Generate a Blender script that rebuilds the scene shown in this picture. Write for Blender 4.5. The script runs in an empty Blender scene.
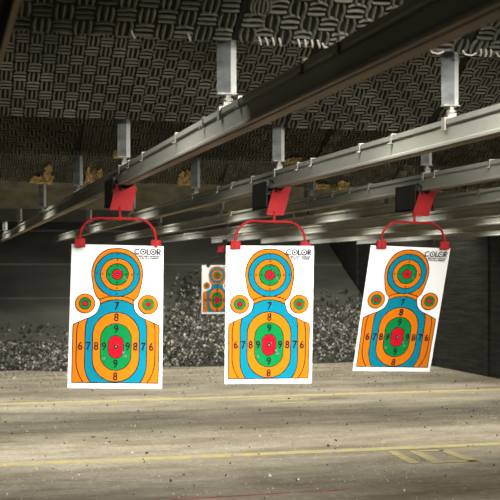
import bpy, bmesh, math, random
from mathutils import Vector, Matrix, Euler
random.seed(7)
C = bpy.context.scene.collection
R = math.radians
H = 2.0                      # eye height of the camera above the range floor
YAW = R(14.98)

# ---------------------------------------------------------------- camera, world, lights, exposure
cam_data = bpy.data.cameras.new('camera')
cam_data.sensor_width = 36.0
cam_data.lens = 1161.6 * 36.0 / 500.0
cam_data.shift_y = 0.0408
cam_data.clip_end = 200
cam_data.dof.use_dof = True
cam_data.dof.focus_distance = 8.2
cam_data.dof.aperture_fstop = 6.5
cam = bpy.data.objects.new('camera', cam_data)
cam.location = (0, 0, H)
cam.rotation_euler = (R(90), 0, -YAW)
C.objects.link(cam)
bpy.context.scene.camera = cam

world = bpy.data.worlds.new('world')
bpy.context.scene.world = world
world.use_nodes = True
world.node_tree.nodes['Background'].inputs[0].default_value = (0.95, 1.0, 0.85, 1)
world.node_tree.nodes['Background'].inputs[1].default_value = 0.10

vs = bpy.context.scene.view_settings
vs.view_transform = 'Standard'
vs.look = 'None'
vs.gamma = 1.0
vs.use_curve_mapping = False
vs.exposure = 0.0


def area_lamp(name, loc, tilt, sx, sy, power, spread=180, color=(1, 0.97, 0.88), rz=0):
    """tilt 0 shines straight down, 90 shines level down the range (+Y)"""
    l = bpy.data.lights.new(name, 'AREA')
    l.shape = 'RECTANGLE'
    l.size, l.size_y = sx, sy
    l.energy = power
    l.spread = R(spread)
    l.color = color
    o = bpy.data.objects.new(name, l)
    o.location = loc
    o.rotation_euler = (R(tilt), 0, R(rz))
    C.objects.link(o)
    return o


# added unseen fill lamps: one brightens the targets, one the middle rail's face
area_lamp('target_fill', (2.15, 0.3, H + 0.93), 78, 1.8, 0.2, 40, 28, (1, 0.99, 0.97), 1)
area_lamp('rail_fill', (1.7, 3.8, H + 1.3), 4, 0.3, 0.5, 31, 155)
# strip lamps hidden in the bays behind the hanging baffles
area_lamp('bay_lamp_1', (2.6, 5.45, H + 1.55), 12, 7.0, 0.2, 125, 155)
area_lamp('bay_lamp_2', (5.5, 8.6, H + 1.5), 5, 8.0, 0.2, 28, 120)
area_lamp('bay_lamp_3', (4.2, 13.0, H + 1.5), 0, 11.0, 0.3, 190, 92)
area_lamp('bay_lamp_4', (4.2, 17.2, H + 1.5), 6, 11.0, 0.3, 200, 92)
area_lamp('bay_lamp_5', (4.2, 21.0, H + 1.6), 14, 11.0, 0.2, 245, 130)
area_lamp('bay_lamp_6', (7.0, 23.3, H + 1.6), 35, 5.6, 0.2, 130, 150)

# ---------------------------------------------------------------- materials


def mat(name, col, rough=0.7, metal=0.0, var=0.25, scale=8.0, bump=0.0, bscale=60.0, stretch=(1, 1, 1), col2=None, detail=6.0):
    m = bpy.data.materials.new(name)
    m.use_nodes = True
    nt = m.node_tree
    b = nt.nodes['Principled BSDF']
    b.inputs['Roughness'].default_value = rough
    b.inputs['Metallic'].default_value = metal
    tc = nt.nodes.new('ShaderNodeTexCoord')
    mp = nt.nodes.new('ShaderNodeMapping')
    mp.inputs['Scale'].default_value = stretch
    nt.links.new(tc.outputs['Object'], mp.inputs['Vector'])
    n = nt.nodes.new('ShaderNodeTexNoise')
    n.inputs['Scale'].default_value = scale
    n.inputs['Detail'].default_value = detail
    nt.links.new(mp.outputs['Vector'], n.inputs['Vector'])
    r = nt.nodes.new('ShaderNodeValToRGB')
    c2 = col2 or tuple(min(1, c * (1 + var)) for c in col)
    c1 = tuple(c * (1 - var) for c in col) if not col2 else col
    r.color_ramp.elements[0].position = 0.32
    r.color_ramp.elements[1].position = 0.68
    r.color_ramp.elements[0].color = (*c1, 1)
    r.color_ramp.elements[1].color = (*c2, 1)
    nt.links.new(n.outputs['Fac'], r.inputs['Fac'])
    nt.links.new(r.outputs['Color'], b.inputs['Base Color'])
    if bump:
        n2 = nt.nodes.new('ShaderNodeTexNoise')
        n2.inputs['Scale'].default_value = bscale
        n2.inputs['Detail'].default_value = 4
        nt.links.new(mp.outputs['Vector'], n2.inputs['Vector'])
        bp = nt.nodes.new('ShaderNodeBump')
        bp.inputs['Strength'].default_value = bump
        bp.inputs['Distance'].default_value = 0.02
        nt.links.new(n2.outputs['Fac'], bp.inputs['Height'])
        nt.links.new(bp.outputs['Normal'], b.inputs['Normal'])
    return m


M = {}
M['rubber'] = mat('black_rubber', (0.014, 0.0135, 0.011), 0.9, 0, 0.4, 3.0)
M['rib'] = mat('worn_rubber_rib', (0.23, 0.218, 0.172), 0.8, 0, 0.45, 2.2)
M['rib_lit'] = mat('lit_rubber_edge', (0.80, 0.77, 0.66), 0.8, 0, 0.15, 9)  # bright tone stands for light caught by the rib ends
M['plywood'] = mat('grey_baffle_board', (0.11, 0.10, 0.072), 0.85, 0, 0.35, 5, 0.2, 30)
M['foam'] = mat('torn_tan_backing', (0.62, 0.45, 0.22), 0.95, 0, 0.55, 22, 0.8, 60)
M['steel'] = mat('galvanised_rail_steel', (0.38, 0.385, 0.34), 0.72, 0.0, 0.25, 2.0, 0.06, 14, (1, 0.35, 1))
M['steel_under'] = mat('brown_rail_underside', (0.30, 0.25, 0.18), 0.65, 0.2, 0.3, 3.0, 0, 10, (1, 0.3, 1))  # browner and darker than the rail sides
M['post'] = mat('galvanised_post_shaded', (0.14, 0.145, 0.14), 0.55, 0.1, 0.45, 14)  # darker copy of the post steel for the shaded leg
M['post_lit'] = mat('lit_post_flange', (0.78, 0.79, 0.75), 0.5, 0.3, 0.15, 14)  # lit copy of the post steel, brightness put into the colour
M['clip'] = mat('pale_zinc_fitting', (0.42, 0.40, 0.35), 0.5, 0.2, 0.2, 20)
M['clip_shaded'] = mat('shaded_zinc_fitting', (0.13, 0.115, 0.085), 0.8, 0, 0.2, 20)  # same fitting darkened as if in the rail's near shade
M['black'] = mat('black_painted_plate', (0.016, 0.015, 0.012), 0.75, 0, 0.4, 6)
M['red'] = mat('red_painted_steel', (0.38, 0.020, 0.022), 0.65, 0, 0.16, 14)
M['red_dark'] = mat('red_wire_paint', (0.38, 0.014, 0.018), 0.5, 0, 0.15, 14)
M['ceiling'] = mat('dark_ceiling_concrete', (0.03, 0.028, 0.022), 0.9, 0, 0.3, 1.5)

for k_ in ('red', 'red_dark', 'clip', 'steel_under'):
    M[k_].node_tree.nodes['Principled BSDF'].inputs['Specular IOR Level'].default_value = 0.15


def plain(name, col, rough=0.85):
    m = bpy.data.materials.new(name)
    m.use_nodes = True
    b = m.node_tree.nodes['Principled BSDF']
    b.inputs['Base Color'].default_value = (*col, 1)
    b.inputs['Roughness'].default_value = rough
    b.inputs['Specular IOR Level'].default_value = 0.15
    return m


M['paper'] = plain('white_target_paper', (0.93, 0.93, 0.93))
M['orange'] = plain('orange_ink', (0.69, 0.172, 0.002))
M['blue'] = plain('blue_ink', (0.0, 0.205, 0.30))
M['green'] = plain('green_ink', (0.0, 0.21, 0.045))
M['ink_red'] = plain('red_ink', (0.52, 0.003, 0.014))
M['ink'] = plain('black_ink', (0.012, 0.012, 0.012))
M['hole_grey'] = plain('torn_paper_grey', (0.20, 0.23, 0.22))


def nodes_mat(name):
    m = bpy.data.materials.new(name)
    m.use_nodes = True
    nt = m.node_tree
    return m, nt, nt.nodes['Principled BSDF']


def concrete():
    m, nt, b = nodes_mat('dusty_tan_concrete')
    N, L = nt.nodes, nt.links
    tc = N.new('ShaderNodeTexCoord')

    def noise(scale, stretch, detail=6, rough=0.6):
        mp = N.new('ShaderNodeMapping')
        mp.inputs['Scale'].default_value = stretch
        L.new(tc.outputs['Object'], mp.inputs['Vector'])
        n = N.new('ShaderNodeTexNoise')
        n.inputs['Scale'].default_value = scale
        n.inputs['Detail'].default_value = detail
        n.inputs['Roughness'].default_value = rough
        L.new(mp.outputs['Vector'], n.inputs['Vector'])
        return n.outputs['Fac']

    def ramp(f, a, ca, bb, cb):
        r = N.new('ShaderNodeValToRGB')
        r.color_ramp.elements[0].position = a
        r.color_ramp.elements[1].position = bb
        r.color_ramp.elements[0].color = (*ca, 1)
        r.color_ramp.elements[1].color = (*cb, 1)
        L.new(f, r.inputs['Fac'])
        return r.outputs['Color']

    def mix(fac, a, bcol, mode='MULTIPLY'):
        x = N.new('ShaderNodeMix')
        x.data_type = 'RGBA'
        x.blend_type = mode
        x.inputs[0].default_value = fac
        L.new(a, x.inputs[6])
        L.new(bcol, x.inputs[7])
        return x.outputs[2]
    base = ramp(noise(0.6, (0.6, 1, 1)), 0.3, (0.36, 0.31, 0.225), 0.7, (0.53, 0.475, 0.37))
    streak = ramp(noise(1.1, (0.22, 1.3, 1), 8, 0.65), 0.30, (0.52, 0.50, 0.46), 0.58, (1.04, 1.04, 1.04))
    fine = ramp(noise(26, (0.6, 0.5, 1), 4, 0.7), 0.3, (0.72, 0.71, 0.68), 0.62, (1.05, 1.05, 1.05))
    blotch = ramp(noise(1.6, (0.55, 1, 1), 9, 0.75), 0.38, (0.66, 0.655, 0.63), 0.56, (1.03, 1.03, 1.03))
    c = mix(1, mix(1, mix(1, base, streak), fine), blotch)
    L.new(c, b.inputs['Base Color'])
    b.inputs['Roughness'].default_value = 0.8
    bp = N.new('ShaderNodeBump')
    bp.inputs['Strength'].default_value = 0.25
    bp.inputs['Distance'].default_value = 0.02
    L.new(noise(40, (1, 1, 1), 4), bp.inputs['Height'])
    L.new(bp.outputs['Normal'], b.inputs['Normal'])
    return m


def worn_paint(name, col, keep=0.45):
    """road paint worn through to the floor in a noise pattern"""
    m, nt, b = nodes_mat(name)
    N, L = nt.nodes, nt.links
    tc = N.new('ShaderNodeTexCoord')
    n = N.new('ShaderNodeTexNoise')
    n.inputs['Scale'].default_value = 7
    n.inputs['Detail'].default_value = 8
    L.new(tc.outputs['Object'], n.inputs['Vector'])
    r = N.new('ShaderNodeValToRGB')
    r.color_ramp.elements[0].position = keep - 0.10
    r.color_ramp.elements[1].position = keep + 0.16
    r.color_ramp.elements[0].color = (0.40, 0.35, 0.25, 1)
    r.color_ramp.elements[1].color = (*col, 1)
    L.new(n.outputs['Fac'], r.inputs['Fac'])
    L.new(r.outputs['Color'], b.inputs['Base Color'])
    b.inputs['Roughness'].default_value = 0.8
    return m


M['concrete'] = concrete()
M['yellow'] = worn_paint('worn_yellow_paint', (0.55, 0.46, 0.15), 0.46)
M['red_paint'] = worn_paint('worn_red_paint', (0.36, 0.13, 0.11), 0.42)
M['wall_rubber'] = mat('ribbed_wall_rubber', (0.025, 0.025, 0.019), 0.85, 0, 0.6, 3.0, 0.9, 9, (1, 0.4, 5))
M['plate'] = mat('dark_trap_plate', (0.125, 0.124, 0.103), 0.8, 0, 0.35, 0.9, 0.15, 5, (0.6, 1, 1))
M['granule_dark'] = mat('black_rubber_granule', (0.04, 0.04, 0.033), 0.9, 0, 0.4, 10)
M['granule_mid'] = mat('grey_rubber_granule', (0.17, 0.165, 0.135), 0.9, 0, 0.4, 10)
M['granule_light'] = mat('pale_dusty_granule', (0.55, 0.52, 0.43), 0.9, 0, 0.3, 10)
M['speck_dark'] = mat('dark_floor_crumb', (0.05, 0.045, 0.035), 0.9, 0, 0.3, 10)
M['speck_light'] = mat('white_paper_scrap', (0.75, 0.73, 0.66), 0.9, 0, 0.15, 10)

# ---------------------------------------------------------------- helpers


def link(name, bm, mats, parent=None, smooth=False, mesh=None):
    if mesh is None:
        mesh = bpy.data.meshes.new(name)
        bm.normal_update()
        bm.to_mesh(mesh)
        bm.free()
        for m in (mats if isinstance(mats, (list, tuple)) else [mats]):
            mesh.materials.append(M[m])
        if smooth:
            for p in mesh.polygons:
                p.use_smooth = True
    o = bpy.data.objects.new(name, mesh)
    C.objects.link(o)
    if parent:
        o.parent = parent
    return o


def tag(o, label=None, cat=None, group=None, kind=None):
    if label:
        o['label'] = label
    if cat:
        o['category'] = cat
    if group:
        o['group'] = group
    if kind:
        o['kind'] = kind
    return o


def empty(name, loc, label, cat, group=None, rot=(0, 0, 0)):
    o = bpy.data.objects.new(name, None)
    o.empty_display_size = 0.1
    o.location = loc
    o.rotation_euler = rot
    C.objects.link(o)
    return tag(o, label, cat, group)


def box(bm, x0, x1, y0, y1, z0, z1, mi=0):
    v = [bm.verts.new(p) for p in ((x0, y0, z0), (x1, y0, z0), (x1, y1, z0), (x0, y1, z0), (x0, y0, z1), (x1, y0, z1), (x1, y1, z1), (x0, y1, z1))]
    for q in ((0, 3, 2, 1), (4, 5, 6, 7), (0, 1, 5, 4), (1, 2, 6, 5), (2, 3, 7, 6), (3, 0, 4, 7)):
        f = bm.faces.new([v[i] for i in q])
        f.material_index = mi
    return v


def prism(bm, pts, a, b, axis='y', mi=0, mis=None):
    """polygon pts in the two other axes, swept along axis from a to b"""
    def P(p, t):
        return {'y': (p[0], t, p[1]), 'x': (t, p[0], p[1]), 'z': (p[0], p[1], t)}[axis]
    va = [bm.verts.new(P(p, a)) for p in pts]
    vb = [bm.verts.new(P(p, b)) for p in pts]
    n = len(pts)
    for i in range(n):
        f = bm.faces.new((va[i], va[(i + 1) % n], vb[(i + 1) % n], vb[i]))
        f.material_index = mis[i] if mis else mi
    for loop in (va[::-1], vb):
        f = bm.faces.new(loop)
        f.material_index = mi
    bmesh.ops.recalc_face_normals(bm, faces=bm.faces[-(n + 2):] if False else list(bm.faces))


def tube(bm, pts, r, seg=8, mi=0):
    pts = [Vector(p) for p in pts]
    rings = []
    up = None
    for i, p in enumerate(pts):
        t = (pts[min(i + 1, len(pts) - 1)] - pts[max(i - 1, 0)]).normalized()
        if up is None:
            up = t.orthogonal().normalized()
        up = (up - t * up.dot(t)).normalized()
        s = t.cross(up)
        rings.append([bm.verts.new(p + (up * math.cos(2 * math.pi * k / seg) + s * math.sin(2 * math.pi * k / seg)) * r) for k in range(seg)])
    for a, b in zip(rings, rings[1:]):
        for k in range(seg):
            bm.faces.new((a[k], a[(k + 1) % seg], b[(k + 1) % seg], b[k])).material_index = mi
    bm.faces.new(rings[0][::-1]).material_index = mi
    bm.faces.new(rings[-1]).material_index = mi


def cyl(bm, c, r, h, seg=12, mi=0):
    tube(bm, [c, (c[0], c[1], c[2] + h)], r, seg, mi)


# ---------------------------------------------------------------- the setting
XL, XR, YB, YF, ZC = -3.0, 9.98, 32.0, -3.0, 5.2
bm = bmesh.new()
box(bm, XL, XR, YF, YB, -0.1, 0.0)
tag(link('floor', bm, 'concrete'), kind='structure')
bm = bmesh.new()
box(bm, XL - 0.2, XR + 0.2, YF, YB, ZC, ZC + 0.1)
tag(link('ceiling', bm, 'ceiling'), kind='structure')
bm = bmesh.new()
box(bm, XR, XR + 0.2, YF, YB, -0.1, ZC)
# lapped vertical edges of the rubber sheets on the side wall
for y in (6.0, 10.5, 15.0, 19.9, 22.4, 27.0):
    prism(bm, [(XR, y - 0.02), (XR - 0.035, y), (XR - 0.02, y + 0.22), (XR, y + 0.24)], 0.02, 4.6, 'z')
tag(link('wall_right', bm, 'wall_rubber'), kind='structure')
bm = bmesh.new()
box(bm, XL - 0.2, XL, YF, YB, -0.1, ZC)
tag(link('wall_left', bm, 'wall_rubber'), kind='structure')
bm = bmesh.new()
box(bm, XL, XR, YB, YB + 0.2, -0.1, ZC)
tag(link('wall_back', bm, 'ceiling'), kind='structure')


def plate_z(y):
    return (y - 24.2) * 0.565


# lapped steel sheets of the sloping bullet trap
trap = empty('bullet_trap', (3.5, 24.2, 0), 'dark sloping plate backstop rising behind the rubber granules', 'backstop')
ys = [24.2, 26.55, 28.0, 29.6, 31.8]
for k in range(4):
    bm = bmesh.new()
    lift = 0.0
    y0, y1 = ys[k] - 24.2, ys[k + 1] - 24.2 + 0.12
    z0, z1 = plate_z(ys[k]), plate_z(ys[k + 1] + 0.12)
    off = -0.05 * k
    prism(bm, [(y0, z0 + 0.12 + off), (y1, z1 + off + 0.02), (y1, z1 - 0.12 + off), (y0, z0 + off)], XL - 3.5 + 0.06, XR - 3.5 - 0.06, 'x')
    link('trap_plate', bm, 'plate', trap)

# floor paint
def strip(name, pts, m):
    bm = bmesh.new()
    v0 = [bm.verts.new((x, y, 0.004)) for x, y in pts]
    v1 = [bm.verts.new((x, y, 0.001)) for x, y in pts]
    bm.faces.new(v0)
    n = len(pts)
    for i in range(n):
        bm.faces.new((v0[i], v1[i], v1[(i + 1) % n], v0[(i + 1) % n]))
    bmesh.ops.recalc_face_normals(bm, faces=list(bm.faces))
    return link(name, bm, m)


def floor_px(px, py):
    t = (px - 250) / 1161.6
    d = 1161.6 * H / (py - 270.43)
    u = t * d
    return (d * math.sin(YAW) + u * math.cos(YAW), d * math.cos(YAW) - u * math.sin(YAW))


tag(strip('floor_line', [(XL, 17.62), (XR, 17.62), (XR, 17.86), (XL, 17.86)], 'yellow'), 'thin worn yellow line painted across the far floor', 'floor marking', None, 'structure')
tag(strip('floor_line', [(XL, 12.08), (XR, 12.08), (XR, 12.30), (XL, 12.26)], 'yellow'), 'thicker worn yellow line painted across the nearer floor', 'floor marking', None, 'structure')
tag(strip('floor_line', [(0.2, 9.86), (3.75, 9.96), (3.75, 10.02), (0.2, 9.96)], 'red_paint'), 'faint red line painted across the near floor', 'floor marking', None, 'structure')
hatch = empty('hatch_marking', (*floor_px(435, 457), 0.0), 'yellow slanted strokes painted on the floor below the nearer yellow line', 'floor marking')
hx, hy = hatch.location[0], hatch.location[1]
for quad in ([(387, 451.5), (396, 451.5), (421, 463.5), (409, 464)], [(409, 451.5), (418, 451.3), (447, 463), (434, 464)],
             [(438, 450.7), (448, 450.5), (482, 461.5), (469, 462.2)], [(444, 461.2), (477, 460.6), (481, 462.2), (446, 462.9)], [(415, 450.9), (443, 450.2), (445, 451.4), (417, 452.2)]):
    o = strip('stroke', [(floor_px(*q)[0] - hx, floor_px(*q)[1] - hy) for q in quad], 'yellow')
    o.parent = hatch
    o.location = (0, 0, 0.0015)
hatch2 = empty('hatch_marking', (*floor_px(308, 402), 0.0), 'faint short yellow dashes painted on the floor below the farther yellow line', 'floor marking')
hx, hy = hatch2.location[0], hatch2.location[1]
for quad in ([(268, 400.0), (308, 399.0), (310, 399.9), (269, 401.0)], [(282, 402.6), (316, 401.6), (318, 402.8), (283, 403.9)]):
    o = strip('stroke', [(floor_px(*q)[0] - hx, floor_px(*q)[1] - hy) for q in quad], 'yellow')
    o.parent = hatch2
    o.location = (0, 0, 0.0015)

# ---------------------------------------------------------------- granule berm (uncountable)


def lerp(a, b, t):
    return a + (b - a) * t


def crest_y(x):
    pts = [(-3, 24.9), (1.2, 24.9), (3.0, 24.85), (4.55, 24.8), (5.0, 25.7), (5.55, 26.9), (5.95, 27.05), (6.5, 26.5), (7.2, 26.1), (10, 26.05)]
    for (xa, ya), (xb, yb) in zip(pts, pts[1:]):
        if x <= xb:
            return lerp(ya, yb, max(0, (x - xa) / (xb - xa)))
    return pts[-1][1]


def toe_y(x):
    return 23.35 + 0.16 * math.sin(x * 1.7) + 0.09 * math.sin(x * 4.3 + 1) + 0.04 * x


def berm_z(x, s):
    yt, yc = toe_y(x), crest_y(x)
    y = lerp(yt, yc, s)
    return y, (plate_z(yc) + 0.10) * (s ** 0.85)


bm = bmesh.new()
nx, ns = 150, 26
grid = []
for i in range(nx + 1):
    x = lerp(XL + 0.02, XR - 0.05, i / nx)
    col = []
    for j in range(ns + 1):
        y, z = berm_z(x, j / ns)
        col.append(bm.verts.new((x, y, z + random.uniform(-0.02, 0.03) if j else 0.0)))
    y, z = berm_z(x, 1)
    col.append(bm.verts.new((x, y + 0.3, z - 0.15)))
    grid.append(col)
for i in range(nx):
    for j in range(ns + 1):
        f = bm.faces.new((grid[i][j], grid[i + 1][j], grid[i + 1][j + 1], grid[i][j + 1]))
        f.material_index = 0


def chunk(bm, c, r, mi):
    """one irregular rubber crumb"""
    e = Euler((random.uniform(0, 6.28), random.uniform(0, 6.28), random.uniform(0, 6.28))).to_matrix()
    sx, sy, sz = r * random.uniform(0.6, 1.5), r * random.uniform(0.5, 1.1), r * random.uniform(0.35, 0.8)
    c = Vector(c)
    v = [bm.verts.new(c + e @ Vector(p)) for p in ((sx, 0, 0), (-sx, 0, 0), (0, sy, 0), (0, -sy, 0), (0, 0, sz), (0, 0, -sz))]
    for a, b, d in ((0, 2, 4), (2, 1, 4), (1, 3, 4), (3, 0, 4), (2, 0, 5), (1, 2, 5), (3, 1, 5), (0, 3, 5)):
        bm.faces.new((v[a], v[b], v[d])).material_index = mi


for k in range(20000):
    x = random.uniform(0.6, XR - 0.1) if k < 15000 else random.uniform(XL + 0.1, 0.6)
    s = random.random() ** 0.9
    y, z = berm_z(x, s)
    if s > 0.93 and random.random() < 0.4:
        y += random.uniform(0, 0.7)
        z = plate_z(y) + 0.1
    r = random.uniform(0.018, 0.05)
    q = random.random()
    mi = 0 if q < 0.40 else (1 if q < 0.84 else 2)
    chunk(bm, (x, y, z + r * 0.4), r, mi)
tag(link('rubber_granules', bm, ['granule_dark', 'granule_mid', 'granule_light']), 'bank of grey and black rubber granules at the foot of the backstop', 'granules', None, 'stuff')

# crumbs and paper scraps on the floor
bm = bmesh.new()
for k in range(1900):
    x = random.uniform(-1, 9.8)
    y = random.uniform(9.2, 23.6)
    if random.random() < 0.55:
        y = 23.6 - abs(random.gauss(0, 2.2))
    r = random.uniform(0.006, 0.020) * (1 if random.random() < 0.96 else 1.4)
    chunk(bm, (x, y, r * 0.3), r, 0 if random.random() < 0.55 else 1)
for k in range(1700):                                    # fine pale grit
    chunk(bm, (random.uniform(0, 6.5), random.uniform(8.8, 17), 0.002), random.uniform(0.003, 0.0075), 1)
for k in range(420):                                     # pale scatter near the right side and by the hatch strokes
    px, py = random.gauss(478, 14), random.gauss(416, 10)
    if random.random() < 0.5:
        px, py = random.gauss(410, 22), random.gauss(467, 7)
    if py < 385:
        continue
    x, y = floor_px(px, py)
    if x > 9.8:
        continue
    chunk(bm, (x, y, 0.004), random.uniform(0.004, 0.012), 1)
tag(link('debris', bm, ['speck_dark', 'speck_light']), 'dark crumbs and pale scraps scattered over the concrete floor', 'debris', None, 'stuff')

# ---------------------------------------------------------------- overhead baffles with basket-weave rubber
SL = R(33)
LANE = 1.1
RAILX = [0.13 - 0.0, 1.207, 2.294, 3.417, 4.55, 5.65, 6.75, 7.85, 8.95]
CELL = LANE / 13.0


def rib(bm, cx, cy, L, w, h, ang, bow):
    """one raised, slightly bowed tread bar lying on local z=0 and rising to -z (downwards)"""
    ca, sa = math.cos(ang), math.sin(ang)
    n = 4
    rows = []
    for i in range(n + 1):
        t = i / n * 2 - 1
        off = bow * (1 - t * t)
        wi = w * (1.0 if abs(t) < 0.9 else 0.6)
        pts = []
        for (a, z) in ((-wi, 0), (-wi * 0.45, -h), (wi * 0.45, -h), (wi, 0)):
            lx, ly = t * L, off + a
            pts.append(bm.verts.new((cx + lx * ca - ly * sa, cy + lx * sa + ly * ca, z)))
        rows.append(pts)
    for a, b in zip(rows, rows[1:]):
        for k in range(3):
            bm.faces.new((a[k], b[k], b[k + 1], a[k + 1])).material_index = 1
    bm.faces.new(rows[0]).material_index = 1
    bm.faces.new(rows[-1][::-1]).material_index = 1


def weave_tile(name, length, flip, skew, seed, bowf, hh=0.013):
    rnd = random.Random(seed)
    bm = bmesh.new()
    box(bm, 0.004, LANE - 0.004, 0, length, 0, 0.03)
    rows = int(length / CELL)
    for j in range(rows):
        for i in range(13):
            cx = (i + 0.5) * CELL
            cy = (j + 0.5) * CELL
            cx2 = cx + skew * cy
            cx2 = (cx2 - 0.05) % (LANE - 0.1) + 0.05 if skew else cx
            v = (i + j + flip) % 2
            for k in (-1, 0, 1):
                o = k * CELL * 0.31
                jx, jy = rnd.uniform(-.002, .002), rnd.uniform(-.002, .002)
                L = CELL * (0.47 if not v else 0.50) * rnd.uniform(0.92, 1.0)
                h = hh * rnd.uniform(0.75, 1.1)
                if v:
                    rib(bm, cx2 + o + jx, cy + jy, L, CELL * 0.088, h, math.pi / 2 + skew * 0.8, k * -bowf)
                else:
                    rib(bm, cx2 + jx, cy + o + jy, L, CELL * 0.066, h, skew * 0.3, k * bowf + bowf * 0.6)
    bmesh.ops.recalc_face_normals(bm, faces=list(bm.faces))
    mesh = bpy.data.meshes.new(name)
    bm.to_mesh(mesh)
    bm.free()
    mesh.materials.append(M['rubber'])
    mesh.materials.append(M['rib'])
    return mesh


TL = 3.2
tile_a = weave_tile('rubber_tile', TL, 0, 0.0, 1, 0.004)
tile_b = weave_tile('rubber_tile', TL, 1, 0.16, 2, 0.009)
tile_c = weave_tile('rubber_tile', TL, 1, 0.0, 3, 0.008)

ROWS = [  # lower-edge Y, lower-edge height above camera, covered with rubber, label
    (4.82, 0.990, True, 'nearest overhead baffle, dark rubber with rib ends coloured pale as lit along the top of the view'),
    (7.72, 1.002, True, 'overhead baffle with the large clear basket-weave rubber face above the front rails'),
    (10.42, 1.022, True, 'overhead baffle of black weave rubber just below the large weave one'),
    (14.10, 1.066, True, 'black rubber overhead baffle with torn tan holes along its lower edge'),
    (18.30, 0.930, False, 'plain grey board baffle below the torn black one'),
    (22.40, 0.900, False, 'farthest dark board baffle hung above the rubber granules'),
]


def baffle_frame(y, z):
    # local x = lane direction, local y = up the slope towards the shooter, local -z = face towards the shooter
    return Matrix.Translation((0, y, H + z)) @ Matrix(((1, 0, 0, 0), (0, -math.cos(SL), math.sin(SL), 0), (0, math.sin(SL), math.cos(SL), 0), (0, 0, 0, 1)))


def ragged(bm, w, h, seed, thick=0.02):
    """crumpled torn flake w wide, h tall in local x / y, lying just proud of the face (negative z)"""
    rnd = random.Random(seed)
    nxx, nyy = max(4, int(w / 0.02)), max(4, int(h / 0.02))
    g = []
    for i in range(nxx + 1):
        top = h * rnd.uniform(0.62, 1.0)
        c = []
        for j in range(nyy + 1):
            c.append(bm.verts.new((w * (i / nxx - 0.5) + rnd.uniform(-.007, .007), top * j / nyy + rnd.uniform(-.008, .008), -thick - rnd.uniform(0, .03))))
        g.append(c)
    for i in range(nxx):
        for j in range(nyy):
            if rnd.random() < 0.08:
                continue
            bm.faces.new((g[i][j], g[i + 1][j], g[i + 1][j + 1], g[i][j + 1]))


for r, (y, z, rubber, lab) in enumerate(ROWS):
    b = empty('overhead_baffle', (0, y, H + z), lab, 'baffle', 'sloping baffles across the ceiling')
    b.matrix_world = Matrix.Translation((0, y, H + z))
    F = Matrix.Translation((0, -y, -H - z)) @ baffle_frame(y, z)
    bm = bmesh.new()
    box(bm, XL + 0.02, XR - 0.05, 0.0 if rubber else -0.0, TL + 0.02, 0.031, 0.075)
    o = link('backing_board', bm, 'plywood' if r < 5 else 'black', b)
    o.matrix_local = F
    if rubber:
        xs = [RAILX[1] + LANE * k for k in range(-4, 9)]
        for k, x in enumerate(xs):
            if x < XL:
                continue
            if x + LANE > XR - 0.05:
                continue
            me = [tile_a, tile_b, tile_c][0 if k < 4 else (1 if (k + r) % 2 == 0 else 2)] if r < 2 else [tile_a, tile_c, tile_b][(k + r) % 3]
            t = link('rubber_tile', None, None, b, mesh=me)
            dy = random.uniform(-0.02, 0.015) if r < 3 else random.uniform(-0.05, 0.03)
            t.matrix_local = F @ Matrix.Translation((x, dy, 0))
    if r == 0:
        for kind, xx in [('t', v) for v in (1.33, 1.36, 1.39, 1.42, 1.505, 1.535, 1.565, 1.595, 1.68, 1.71, 2.365, 2.39, 2.415, 1.02, 0.78)] + [('c', v) for v in (1.635, 2.15, 2.31, 2.475)]:
            bm = bmesh.new()
            if kind == 't':
                k = random.uniform(0.8, 1.2)
                tube(bm, [(xx - 0.010 * k, 0.034, -0.014), (xx, 0.012, -0.020), (xx + 0.010 * k, -0.014, -0.010)], 0.0045, 6)
            else:
                w = 0.026 if xx < 2 else 0.036
                tube(bm, [(xx - w, 0.018, -0.014), (xx - w * 0.5, 0.0, -0.018), (xx + w * 0.4, -0.006, -0.018), (xx + w, 0.006, -0.014)], 0.0042, 6)
            o = link('lit_rib_end', bm, 'rib_lit', b)
            tag(o, 'rubber rib end coloured pale as if lit')
            o.matrix_local = F
    patches = {2: [(1.55, 0.03, 0.09, 0.13), (1.735, 0.0, 0.14, 0.035), (3.19, 0.01, 0.15, 0.11)],
               3: [(1.79, 0.02, 0.20, 0.33), (1.18, 0.0, 0.27, 0.18), (1.24, 0.15, 0.09, 0.26), (2.92, 0.02, 0.19, 0.36), (4.70, 0.0, 0.22, 0.13), (4.98, 0.0, 0.15, 0.20)]}
    for k, (x, yy, w, h) in enumerate(patches.get(r, [])):
        bm = bmesh.new()
        ragged(bm, w, h, r * 10 + k)
        o = link('torn_patch', bm, 'foam', b)
        tag(o, 'torn patch of tan backing')
        o.matrix_local = F @ Matrix.Translation((x, yy, 0))

# ---------------------------------------------------------------- rails
RZB, RH = H + 0.578, 0.120
PROFILE = [(-0.040, 0.000), (-0.022, 0.000), (-0.022, 0.012), (-0.024, 0.018), (-0.020, 0.072), (0.000, 0.072), (-0.004, 0.018), (-0.010, 0.012), (-0.010, 0.000), (0.040, 0.000), (0.040, 0.012), (0.030, 0.020), (0.026, 0.080), (0.017, 0.086), (0.017, 0.092), (0.034, 0.096), (0.034, 0.120),
           (-0.034, 0.120), (-0.034, 0.096), (-0.017, 0.092), (-0.017, 0.086), (-0.026, 0.080), (-0.030, 0.020), (-0.040, 0.012)]


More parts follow.
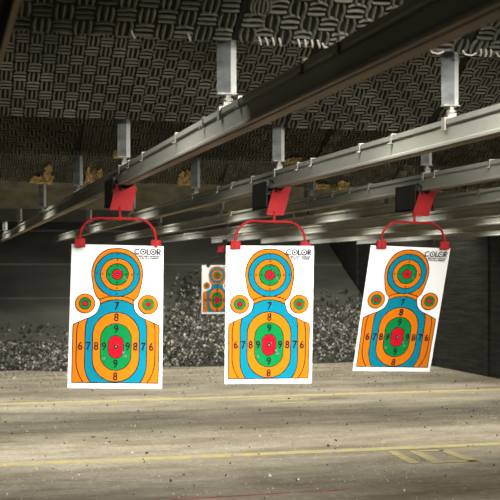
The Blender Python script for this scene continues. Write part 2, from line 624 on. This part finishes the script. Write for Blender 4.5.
def clip_mesh(material='clip'):
    bm = bmesh.new()
    w = 0.011
    for s in (-1, 1):
        box(bm, s * 0.037 - 0.003, s * 0.037 + 0.003, -w, w, 0.078, 0.128)
    box(bm, -0.040, 0.040, -w, w, 0.121, 0.129)
    for s in (-1, 1):
        x0, x1 = sorted((s * 0.037, s * 0.052))
        box(bm, x0, x1, -w, w, 0.075, 0.082)
    bm.normal_update()
    me = bpy.data.meshes.new('rail_clip')
    bm.to_mesh(me)
    bm.free()
    me.materials.append(M[material])
    return me


CLIP = clip_mesh()
CLIP_SHADED = clip_mesh('clip_shaded')
CLIPS = {0: [], 1: [3.33, 3.70, 4.56, 5.22, 5.86, 6.87, 7.39, 9.22, 9.9, 11.5, 13.0], 2: [5.62, 6.09, 6.96, 7.25, 8.4, 9.0, 9.5, 10.6, 12.5],
         3: [6.1, 6.75, 7.6, 8.9, 9.35, 9.8, 10.3, 11.2, 12.2, 13.5, 15]}
names = ['nearest overhead rail, a blurred steel strip cutting the top left corner',
         'steel rail carrying the left large target, dark at its near end',
         'bright steel rail carrying the middle large target, entering from the right edge',
         'steel rail carrying the tilted right target',
         'steel rail next behind the one carrying the tilted right target',
         'steel rail second behind the one carrying the tilted right target',
         'steel rail third behind the one carrying the tilted right target',
         'steel rail second from the dark right wall, one of the lowest in view',
         'steel rail closest to the dark right wall, lowest in view']
for i, x in enumerate(RAILX):
    ra = empty('overhead_rail', (x, 0, RZB), names[i], 'rail', 'overhead target rails')
    bm = bmesh.new()
    mis = [1, 1, 2, 2, 2, 2, 2, 1, 1] + [0] * 15  # slot faces black: shade inside the recess put into the colour
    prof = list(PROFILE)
    if i == 0:           # slot widened so its black faces give the nearest rail's shaded strip
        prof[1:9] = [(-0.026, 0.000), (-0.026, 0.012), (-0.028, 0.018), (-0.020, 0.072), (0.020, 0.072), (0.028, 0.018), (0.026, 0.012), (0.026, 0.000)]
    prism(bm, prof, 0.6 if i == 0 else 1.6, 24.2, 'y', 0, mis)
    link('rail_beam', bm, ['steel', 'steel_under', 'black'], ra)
    cl = CLIPS.get(i) or ([] if i == 0 else [8.0 + i * 0.3 + k * (0.9 + 0.06 * i) for k in range(12)])
    for yy in cl:
        o = link('rail_clip', None, None, ra, mesh=CLIP_SHADED if i == 1 and yy < 4 else CLIP)
        o.location = (0, yy, 0)

# ---------------------------------------------------------------- hangers between the baffles and the rails


def make_hanger(x, y, ztop, label, proto=[None]):
    t = empty('rail_hanger', (x, y, RZB + RH), label, 'hanger', 'posts hanging the rails from the baffles')
    L = ztop - (RZB + RH)
    z0 = 0.068
    bm = bmesh.new()       # broad leg of the angle iron
    a = R(-12)
    d1 = Vector((math.cos(a), math.sin(a), 0))
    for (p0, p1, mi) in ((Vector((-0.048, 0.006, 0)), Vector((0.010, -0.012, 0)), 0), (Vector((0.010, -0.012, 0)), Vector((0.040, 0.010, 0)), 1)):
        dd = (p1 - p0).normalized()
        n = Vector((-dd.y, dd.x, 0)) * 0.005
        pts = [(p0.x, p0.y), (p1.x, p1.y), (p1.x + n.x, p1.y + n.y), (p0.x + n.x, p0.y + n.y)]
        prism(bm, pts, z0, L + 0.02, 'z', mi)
    link('angle_post', bm, ['post', 'post_lit'], t)
    bm = bmesh.new()
    box(bm, -0.046, 0.036, -0.02, 0.022, z0 - 0.006, z0 - 0.0005)
    link('foot_plate', bm, 'clip', t)
    bm = bmesh.new()
    cyl(bm, (0, 0, 0.004), 0.009, z0 - 0.010, 10)
    cyl(bm, (0, 0, 0.032), 0.022, 0.012, 6)
    cyl(bm, (0, 0, 0.048), 0.014, 0.010, 6)
    link('bolt', bm, 'clip', t)
    bm = bmesh.new()
    box(bm, -0.043, 0.043, -0.018, 0.018, 0.0005, 0.010)
    for s in (-1, 1):
        box(bm, s * 0.040 - 0.004, s * 0.040 + 0.004, -0.018, 0.018, -0.050, 0.0)
    box(bm, -0.020, 0.020, -0.012, 0.012, 0.010, 0.030)
    link('rail_clamp', bm, 'clip', t)
    return t


rail_words = ['', 'the left target rail', 'the middle target rail', 'the tilted target rail', 'the rail behind the tilted target rail', 'the next rail but one', 'the third rail past the tilted target']
row_words = ['at the pale-tipped nearest baffle edge', 'at the clear weave baffle edge', 'at the dark weave baffle edge', 'at the torn tan baffle edge', 'at the grey board edge', 'at the farthest baffle edge']
hy_ = {1: [4.88, 7.78, 10.46, 14.16, 18.38, 22.45], 2: [4.96, 7.78, 10.5, 14.16, 18.38], 3: [7.80, 10.5, 14.16, 18.38], 4: [7.80, 10.5, 14.16, 18.38], 5: [10.5, 14.16, 18.38], 6: [14.16, 18.38]}
for i, lst in hy_.items():
    for y in lst:
        r = min(range(6), key=lambda k: abs(ROWS[k][0] - y))
        make_hanger(RAILX[i], y, H + ROWS[r][1] + 0.03, 'steel post to %s %s' % (rail_words[i], row_words[r]))

# ---------------------------------------------------------------- target carriers


def arc_pts(w, h, rad):
    pts = [(-w / 2, 0, -h)]
    for k in range(9):
        a = math.pi - k / 8 * math.pi / 2
        pts.append((-w / 2 + rad + rad * math.cos(a), 0, -rad + rad * math.sin(a)))
    for k in range(9):
        a = math.pi / 2 - k / 8 * math.pi / 2
        pts.append((w / 2 - rad + rad * math.cos(a), 0, -rad + rad * math.sin(a)))
    pts.append((w / 2, 0, -h))
    return pts


def carrier(railx, y, label, plate_x, plate_z0, pw, ph, lean, turn, stem_x, bow_x, bow_z, bow_w, bow_h, bow_roll, black=True, wire='red_dark', grip='red'):
    t = empty('target_carrier', (railx, y, RZB), label, 'carrier', 'red target carriers')
    # all children are given in the carrier's own frame
    bm = bmesh.new()
    hw, hh = pw / 2, ph / 2
    pts = [(-hw, hh), (-hw * 0.72, hh * 0.98), (-hw * 0.30, hh * 0.64), (-hw * 0.05, hh * 0.60), (hw * 0.55, hh * 0.90), (hw, hh * 0.86), (hw, -hh), (-hw, -hh)]
    prism(bm, pts[::-1], -0.004, 0.004, 'y')
    for v in bm.verts:
        v.co.x += math.tan(lean) * v.co.z
    o = link('front_plate', bm, 'red', t)
    o.location = (plate_x, 0, plate_z0)
    o.rotation_euler = (0, R(1.5), turn)
    bm = bmesh.new()       # small rivets and the scuffed centre
    if black:
        bm.free()
        bm = bmesh.new()
        box(bm, -0.074, -0.066, 0.02, 0.40, -0.138, 0.050)
        box(bm, 0.066, 0.074, 0.02, 0.40, -0.138, 0.050)
        box(bm, -0.074, 0.074, 0.38, 0.40, -0.138, -0.02)
        box(bm, -0.074, 0.074, 0.02, 0.40, -0.138, -0.130)
        tag(link('side_housing', bm, 'black', t), 'black side housing')
        bm = bmesh.new()   # dark hook behind the notch
        tube(bm, [(plate_x - 0.02, -0.006, plate_z0 + ph * 0.25), (plate_x - 0.03, -0.01, plate_z0 + ph * 0.52), (plate_x - 0.045, 0.0, plate_z0 + ph * 0.60), (plate_x - 0.05, 0.02, plate_z0 + ph * 0.64)], 0.010, 8)
        link('hook', bm, 'black', t)
        bm = bmesh.new()
        for wy in (0.10, 0.36):
            for s in (-1, 1):
                tube(bm, [(s * 0.042, wy, 0.040), (s * 0.063, wy, 0.040)], 0.020, 12)
        link('roller', bm, 'steel', t)
    pb = Vector((plate_x - math.tan(lean) * hh, -0.004, plate_z0 - hh))
    bm = bmesh.new()
    cpx = stem_x
    tube(bm, [(cpx, -0.006, pb.z + 0.03), (cpx, -0.006, bow_z + 0.01), (cpx, -0.006, bow_z - 0.012)], 0.0095, 8)
    link('stem', bm, wire, t)
    bm = bmesh.new()
    tube(bm, arc_pts(bow_w, bow_h, min(0.13, bow_h * 0.95)), 0.0085, 8)
    o = link('bow', bm, wire, t)
    o.location = (bow_x, -0.006, bow_z)
    o.rotation_euler = (0, bow_roll, 0)
    for s in (-1, 1):
        p = Vector((bow_x, -0.006, bow_z)) + Matrix.Rotation(bow_roll, 3, 'Y') @ Vector((s * bow_w / 2, 0, -bow_h))
        bm = bmesh.new()
        prism(bm, [(-0.036, -0.012), (0.0, -0.026), (0.036, -0.012), (0.034, 0.012), (-0.034, 0.012)], -0.034, 0.026, 'z')
        bmesh.ops.bevel(bm, geom=list(bm.edges), offset=0.003, segments=1, affect='EDGES')
        o = link('clamp', bm, grip, t)
        o.location = (p.x, p.y, p.z)
        bm = bmesh.new()
        box(bm, -0.008, 0.008, -0.030, -0.020, -0.026, 0.016)
        o2 = link('clamp_rib', bm, grip, o)
    return t


# ---------------------------------------------------------------- printed paper targets


def catmull(pts, n=6):
    out = []
    for i in range(len(pts) - 1):
        p0, p1, p2, p3 = pts[max(i - 1, 0)], pts[i], pts[i + 1], pts[min(i + 2, len(pts) - 1)]
        for k in range(n):
            t = k / n
            out.append(tuple(0.5 * (2 * p1[a] + (p2[a] - p0[a]) * t + (2 * p0[a] - 5 * p1[a] + 4 * p2[a] - p3[a]) * t * t + (3 * p1[a] - p0[a] - 3 * p2[a] + p3[a]) * t ** 3) for a in (0, 1)))
    out.append(pts[-1])
    return out


def circle(cx, cy, r, n=48):
    return [(cx + r * math.sin(2 * math.pi * k / n), cy - r * math.cos(2 * math.pi * k / n)) for k in range(n)]


def stadium(cx, cy, hw, hh, n=24):
    s = hh - hw
    pts = []
    for k in range(n + 1):
        a = math.pi * k / n
        pts.append((cx + hw * math.cos(a), cy - s - hw * math.sin(a)))
    for k in range(n + 1):
        a = math.pi + math.pi * k / n
        pts.append((cx + hw * math.cos(a), cy + s - hw * math.sin(a)))
    return pts


def clip_poly(subject, convex):
    """Sutherland-Hodgman: subject clipped by a convex polygon"""
    area = sum(a[0] * b[1] - b[0] * a[1] for a, b in zip(convex, convex[1:] + convex[:1]))
    cv = convex if area > 0 else convex[::-1]
    out = subject
    for a, b in zip(cv, cv[1:] + cv[:1]):
        if abs(a[0] - b[0]) + abs(a[1] - b[1]) < 1e-9:
            continue
        src, out = out, []
        side = lambda p: (b[0] - a[0]) * (p[1] - a[1]) - (b[1] - a[1]) * (p[0] - a[0])
        for p, q in zip(src, src[1:] + src[:1]):
            sp, sq = side(p), side(q)
            if sp >= 0:
                out.append(p)
            if (sp >= 0) != (sq >= 0):
                t = sp / (sp - sq)
                out.append((p[0] + (q[0] - p[0]) * t, p[1] + (q[1] - p[1]) * t))
    return out


def inset(poly, d):
    """move every point of a closed outline inwards by d"""
    n = len(poly)
    area = sum(a[0] * b[1] - b[0] * a[1] for a, b in zip(poly, poly[1:] + poly[:1]))
    sg = 1 if area > 0 else -1
    out = []
    for i in range(n):
        a, p, b = poly[i - 1], poly[i], poly[(i + 1) % n]
        e1 = Vector((p[0] - a[0], p[1] - a[1]))
        e2 = Vector((b[0] - p[0], b[1] - p[1]))
        if e1.length < 1e-7 or e2.length < 1e-7:
            out.append(p)
            continue
        n1 = Vector((-e1.y, e1.x)).normalized()
        n2 = Vector((-e2.y, e2.x)).normalized()
        m = n1 + n2
        if m.length < 0.3:
            m = n1
        m = m / max(0.45, m.dot(n1))
        out.append((p[0] + sg * m.x * d, p[1] + sg * m.y * d))
    return out


PW, PH = 0.620, 0.975           # sheet size in metres
UX = PW
PMATS = ['paper', 'ink', 'orange', 'blue', 'green', 'ink_red', 'hole_grey']


def text_polys(s, size, bold=0.012):
    cu = bpy.data.curves.new('lettering', 'FONT')
    cu.body = s
    cu.size = size
    cu.offset = size * bold
    cu.align_x = 'CENTER'
    cu.align_y = 'CENTER'
    cu.resolution_u = 3
    o = bpy.data.objects.new('lettering', cu)
    C.objects.link(o)
    me = bpy.data.meshes.new_from_object(o)
    bpy.data.objects.remove(o)
    bpy.data.curves.remove(cu)
    return me


def build_target_mesh():
    bm = bmesh.new()
    box(bm, -PW / 2, PW / 2, -0.0015, 0.0015, -PH, 0, 0)
    lay = [0]
    DY = 0.016

    def poly(pts, mi, up=True):
        if up:
            lay[0] += 1
        yy = -0.0015 - 0.00028 * lay[0]
        clean = []
        for p in pts:
            if not clean or (abs(p[0] - clean[-1][0]) + abs(p[1] - clean[-1][1])) > 1e-5:
                clean.append(p)
        v = [bm.verts.new((p[0] * UX, yy, -(p[1] - DY) * UX)) for p in clean]
        f = bm.faces.new(v)
        f.normal_update()
        if f.normal.y > 0:
            f.normal_flip()
        f.material_index = mi
        bmesh.ops.triangulate(bm, faces=[f], ngon_method='EAR_CLIP')

    def text(s, x, y, size, mi, up=False, squash=1.0, bold=0.012):
        if up:
            lay[0] += 1
        yy = -0.0015 - 0.00028 * lay[0]
        me = text_polys(s, size, bold)
        vs_ = [bm.verts.new(((x + v.co.x * squash) * UX, yy, (-y + DY + v.co.y) * UX)) for v in me.vertices]
        for p in me.polygons:
            try:
                f = bm.faces.new([vs_[i] for i in p.vertices])
            except ValueError:
                continue
            f.normal_update()
            if f.normal.y > 0:
                f.normal_flip()
            f.material_index = mi
        bpy.data.meshes.remove(me)

    LW = 0.0105
    HY = 0.3475
    right = catmull([(0.0, 0.0475), (0.085, 0.057), (0.155, 0.088), (0.212, 0.138), (0.256, 0.215), (0.277, 0.29), (0.280, 0.36), (0.270, 0.43), (0.257, 0.50), (0.244, 0.55), (0.222, 0.60), (0.192, 0.632), (0.183, 0.652)])
    right += catmull([(0.183, 0.652), (0.186, 0.69), (0.197, 0.732), (0.222, 0.775), (0.270, 0.812), (0.330, 0.838)])[1:]
    right += [(0.463, 0.900), (0.467, 0.94), (0.467, 1.0), (0.463, 1.535)]
    left = [(-x, y) for x, y in right[1:]][::-1]
    sil = right + left
    BY = 1.1425
    poly(sil, 1)
    silin = inset(sil, LW)
    poly(silin, 2)
    lay[0] += 1
    # body scoring zones, each clipped by the silhouette
    for hw, hh, mi in ((0.424, 0.562, 2), (0.334, 0.520, 3), (0.254, 0.382, 2)):
        lay[0] += 1
        poly(clip_poly(silin if mi != 2 or hw > 0.3 else silin, stadium(0, BY, hw, hh)), 1)
        poly(clip_poly(silin, stadium(0, BY, hw - LW, hh - LW)), mi)
    for hw, hh, mi in ((0.1685, 0.258, 4), (0.085, 0.127, 5)):
        poly(stadium(0, BY, hw, hh), 1)
        poly(stadium(0, BY, hw - LW * 0.85, hh - LW * 0.85), mi)
    # head scoring rings
    for r, mi in ((0.250, 3), (0.184, 2), (0.124, 4), (0.062, 5)):
        poly(circle(0, HY, r), 1)
        poly(circle(0, HY, r - LW * 0.9), mi)
    poly(circle(0, HY, 0.019, 16), 1)
    poly(circle(0, HY, 0.007, 12), 6)
    poly(circle(0, BY, 0.023, 16), 1)
    poly(circle(0, BY, 0.010, 12), 6)
    # side bullseyes
    for s in (-1, 1):
        for r, mi in ((0.109, 2), (0.066, 4), (0.035, 5)):
            poly(circle(s * 0.338, 0.676, r, 36), 1, s == -1)
            lay[0] += 1
            poly(circle(s * 0.338, 0.676, r - LW * 0.8, 36), mi, False)
    lay[0] += 1
    for ch, dy in (('7', -0.4415), ('8', -0.3157), ('9', -0.190), ('9', 0.188), ('8', 0.3235)):
        text(ch, 0, BY + dy, 0.122, 1, squash=0.86)
    for ch, dx in (('9', 0.126), ('8', 0.209), ('7', 0.2925), ('6', 0.378)):
        text(ch, dx, BY, 0.122, 1, squash=0.86)
        text(ch, -dx, BY, 0.122, 1, squash=0.86)
    for ch, d in (('9', 0.094), ('8', 0.158), ('7', 0.222)):
        for ax, ay in ((1, 0), (-1, 0), (0, 1), (0, -1)):
            text(ch, ax * d, HY + ay * d, 0.034, 1)
    # heading: C O L O R with bullseyes for the two Os, small lines of print below
    lx, ly = 0.326, 0.088
    cx = lx - 0.113
    arc = [(cx + 0.034 * math.cos(R(a)), ly + 0.034 * math.sin(R(a))) for a in range(45, 316, 15)]
    arc += [(cx + 0.0225 * math.cos(R(a)), ly + 0.0225 * math.sin(R(a))) for a in range(315, 44, -15)]
    poly(arc, 1)
    Lx = lx - 0.012
    poly([(Lx, ly - 0.033), (Lx + 0.0125, ly - 0.033), (Lx + 0.0125, ly + 0.022), (Lx + 0.040, ly + 0.022), (Lx + 0.040, ly + 0.033), (Lx, ly + 0.033)], 1, False)
    Rx = lx + 0.098
    poly([(Rx, ly - 0.033), (Rx + 0.012, ly - 0.033), (Rx + 0.012, ly + 0.033), (Rx, ly + 0.033)], 1, False)
    bowl = [(Rx + 0.012, ly - 0.033)] + [(Rx + 0.024 + 0.019 * math.cos(R(a)), ly - 0.014 + 0.019 * math.sin(R(a))) for a in range(-90, 91, 15)] + [(Rx + 0.012, ly + 0.005)]
    bowl += [(Rx + 0.012, ly - 0.005)] + [(Rx + 0.023 + 0.009 * math.cos(R(a)), ly - 0.014 + 0.009 * math.sin(R(a))) for a in range(90, -91, -15)] + [(Rx + 0.012, ly - 0.023)]
    poly(bowl, 1, False)
    poly([(Rx + 0.014, ly + 0.004), (Rx + 0.027, ly + 0.004), (Rx + 0.045, ly + 0.033), (Rx + 0.031, ly + 0.033)], 1, False)
    for x in (-0.050, 0.058):
        poly(circle(lx + x, ly, 0.034, 24), 1)
        poly(circle(lx + x, ly, 0.0225, 24), 0)
        poly(circle(lx + x, ly, 0.012, 16), 1)
    # fine print too small to read: short worn dashes
    rnd = random.Random(5)
    for yy, cols, x0, x1 in ((0.140, (1, 5, 1), lx - 0.10, lx + 0.135), (0.163, (1,), lx - 0.085, lx + 0.12)):
        x = x0
        while x < x1:
            w = rnd.uniform(0.006, 0.013)
            h = rnd.uniform(0.007, 0.010)
            mi = 5 if (len(cols) > 1 and 0.02 < x - x0 < 0.06) else 1
            poly([(x, yy - h), (x + w * 0.7, yy - h), (x + w * 0.7, yy + h), (x, yy + h)], mi, False)
            x += w + rnd.choice((0.002, 0.002, 0.003, 0.012))
    # bullet holes with torn grey rims
    lay[0] += 1
    for (x, y, r) in ((0.078, 0.385, 0.016), (0.10, 0.405, 0.010), (-0.128, 0.432, 0.010), (0.03, 0.30, 0.008), (-0.128, 1.275, 0.017), (0.105, 1.245, 0.017), (0.080, 1.205, 0.013), (0.025, 1.118, 0.007)):
        pts = []
        for k in range(14):
            a = 2 * math.pi * k / 14
            rr = 0.72 * r * (rnd.uniform(0.7, 1.0) if k % 2 else rnd.uniform(1.0, 1.6))
            pts.append((x + rr * math.cos(a), y + rr * math.sin(a)))
        poly(pts, 6, False)
    lay[0] += 1
    for (x, y, r) in ((0.078, 0.385, 0.006), (-0.128, 0.432, 0.005), (-0.128, 1.275, 0.006), (0.105, 1.245, 0.006)):
        poly(circle(x, y, r, 10), 1, False)
    me = bpy.data.meshes.new('paper_target')
    bm.to_mesh(me)
    bm.free()
    for m in PMATS:
        me.materials.append(M[m])
    return me


TM = build_target_mesh()


def paper(loc, e, label):
    o = bpy.data.objects.new('paper_target', TM)
    C.objects.link(o)
    o.location = loc
    ex, ey, ez = e
    o.rotation_euler = (ex, ey, ez)
    return tag(o, label, 'target', 'printed paper shooting targets')


Y1 = 7.83
paper((1.1708, Y1 + 0.01, 2.1714), (-0.228, 0.0225, -0.140), 'leftmost of the three large paper targets, hung from the dark-ended rail')
paper((2.2307, Y1 - 0.04, 2.1724), (0.096, 0.0016, -0.147), 'middle one of the three large paper targets, overlapping the small distant target')
paper((3.3065, Y1 + 0.01, 2.1707), (0.3126, 0.0344, -0.0034), 'rightmost large paper target, tilted with its bottom swung left')
paper((5.37, 22.60, 2.105), (0.05, 0.0, -0.1), 'small distant paper target half hidden behind the middle large target')


def at(px, py, Y):
    """point of the plane y = Y seen at pixel px, py"""
    t = (px - 250) / 1161.6
    d = Y / (math.cos(YAW) - t * math.sin(YAW))
    u = t * d
    return Vector((d * math.sin(YAW) + u * math.cos(YAW), Y, H - (py - 270.43) / 1161.6 * d))


for (rx, lab, pc, pw, ph, lean, sp, bc, bw, bh, roll) in (
        (RAILX[1], 'red carrier clamped to the top of the leftmost large target', (123.6, 197.5), 0.150, 0.178, R(12), 119.8, (118.3, 218.6), 0.515, 0.165, R(0.8)),
        (RAILX[2], 'red carrier clamped to the top of the middle large target', (278.8, 200.0), 0.128, 0.215, R(14), 274.0, (270.3, 221.5), 0.506, 0.165, R(0.5)),
        (RAILX[3], 'red carrier clamped to the top of the tilted right target', (424.5, 202.0), 0.128, 0.205, R(17), 414.0, (412.9, 222.5), 0.490, 0.160, R(0.5))):
    p = at(*pc, Y1)
    b = at(*bc, Y1)
    carrier(rx, Y1, lab, p.x - rx, p.z - RZB, pw, ph, lean, 0.0, at(sp, 220, Y1).x - rx, b.x - rx, b.z - RZB, bw, bh, roll)
p = at(221, 248.5, 22.62)
b = at(217, 257, 22.62)
carrier(RAILX[5], 22.62, 'far carrier with a small red plate above the small distant target', p.x - RAILX[5], p.z - RZB, 0.12, 0.15, R(8), 0, b.x - RAILX[5], b.x - RAILX[5], b.z - RZB, 0.36, 0.16, 0, True, 'black', 'black')
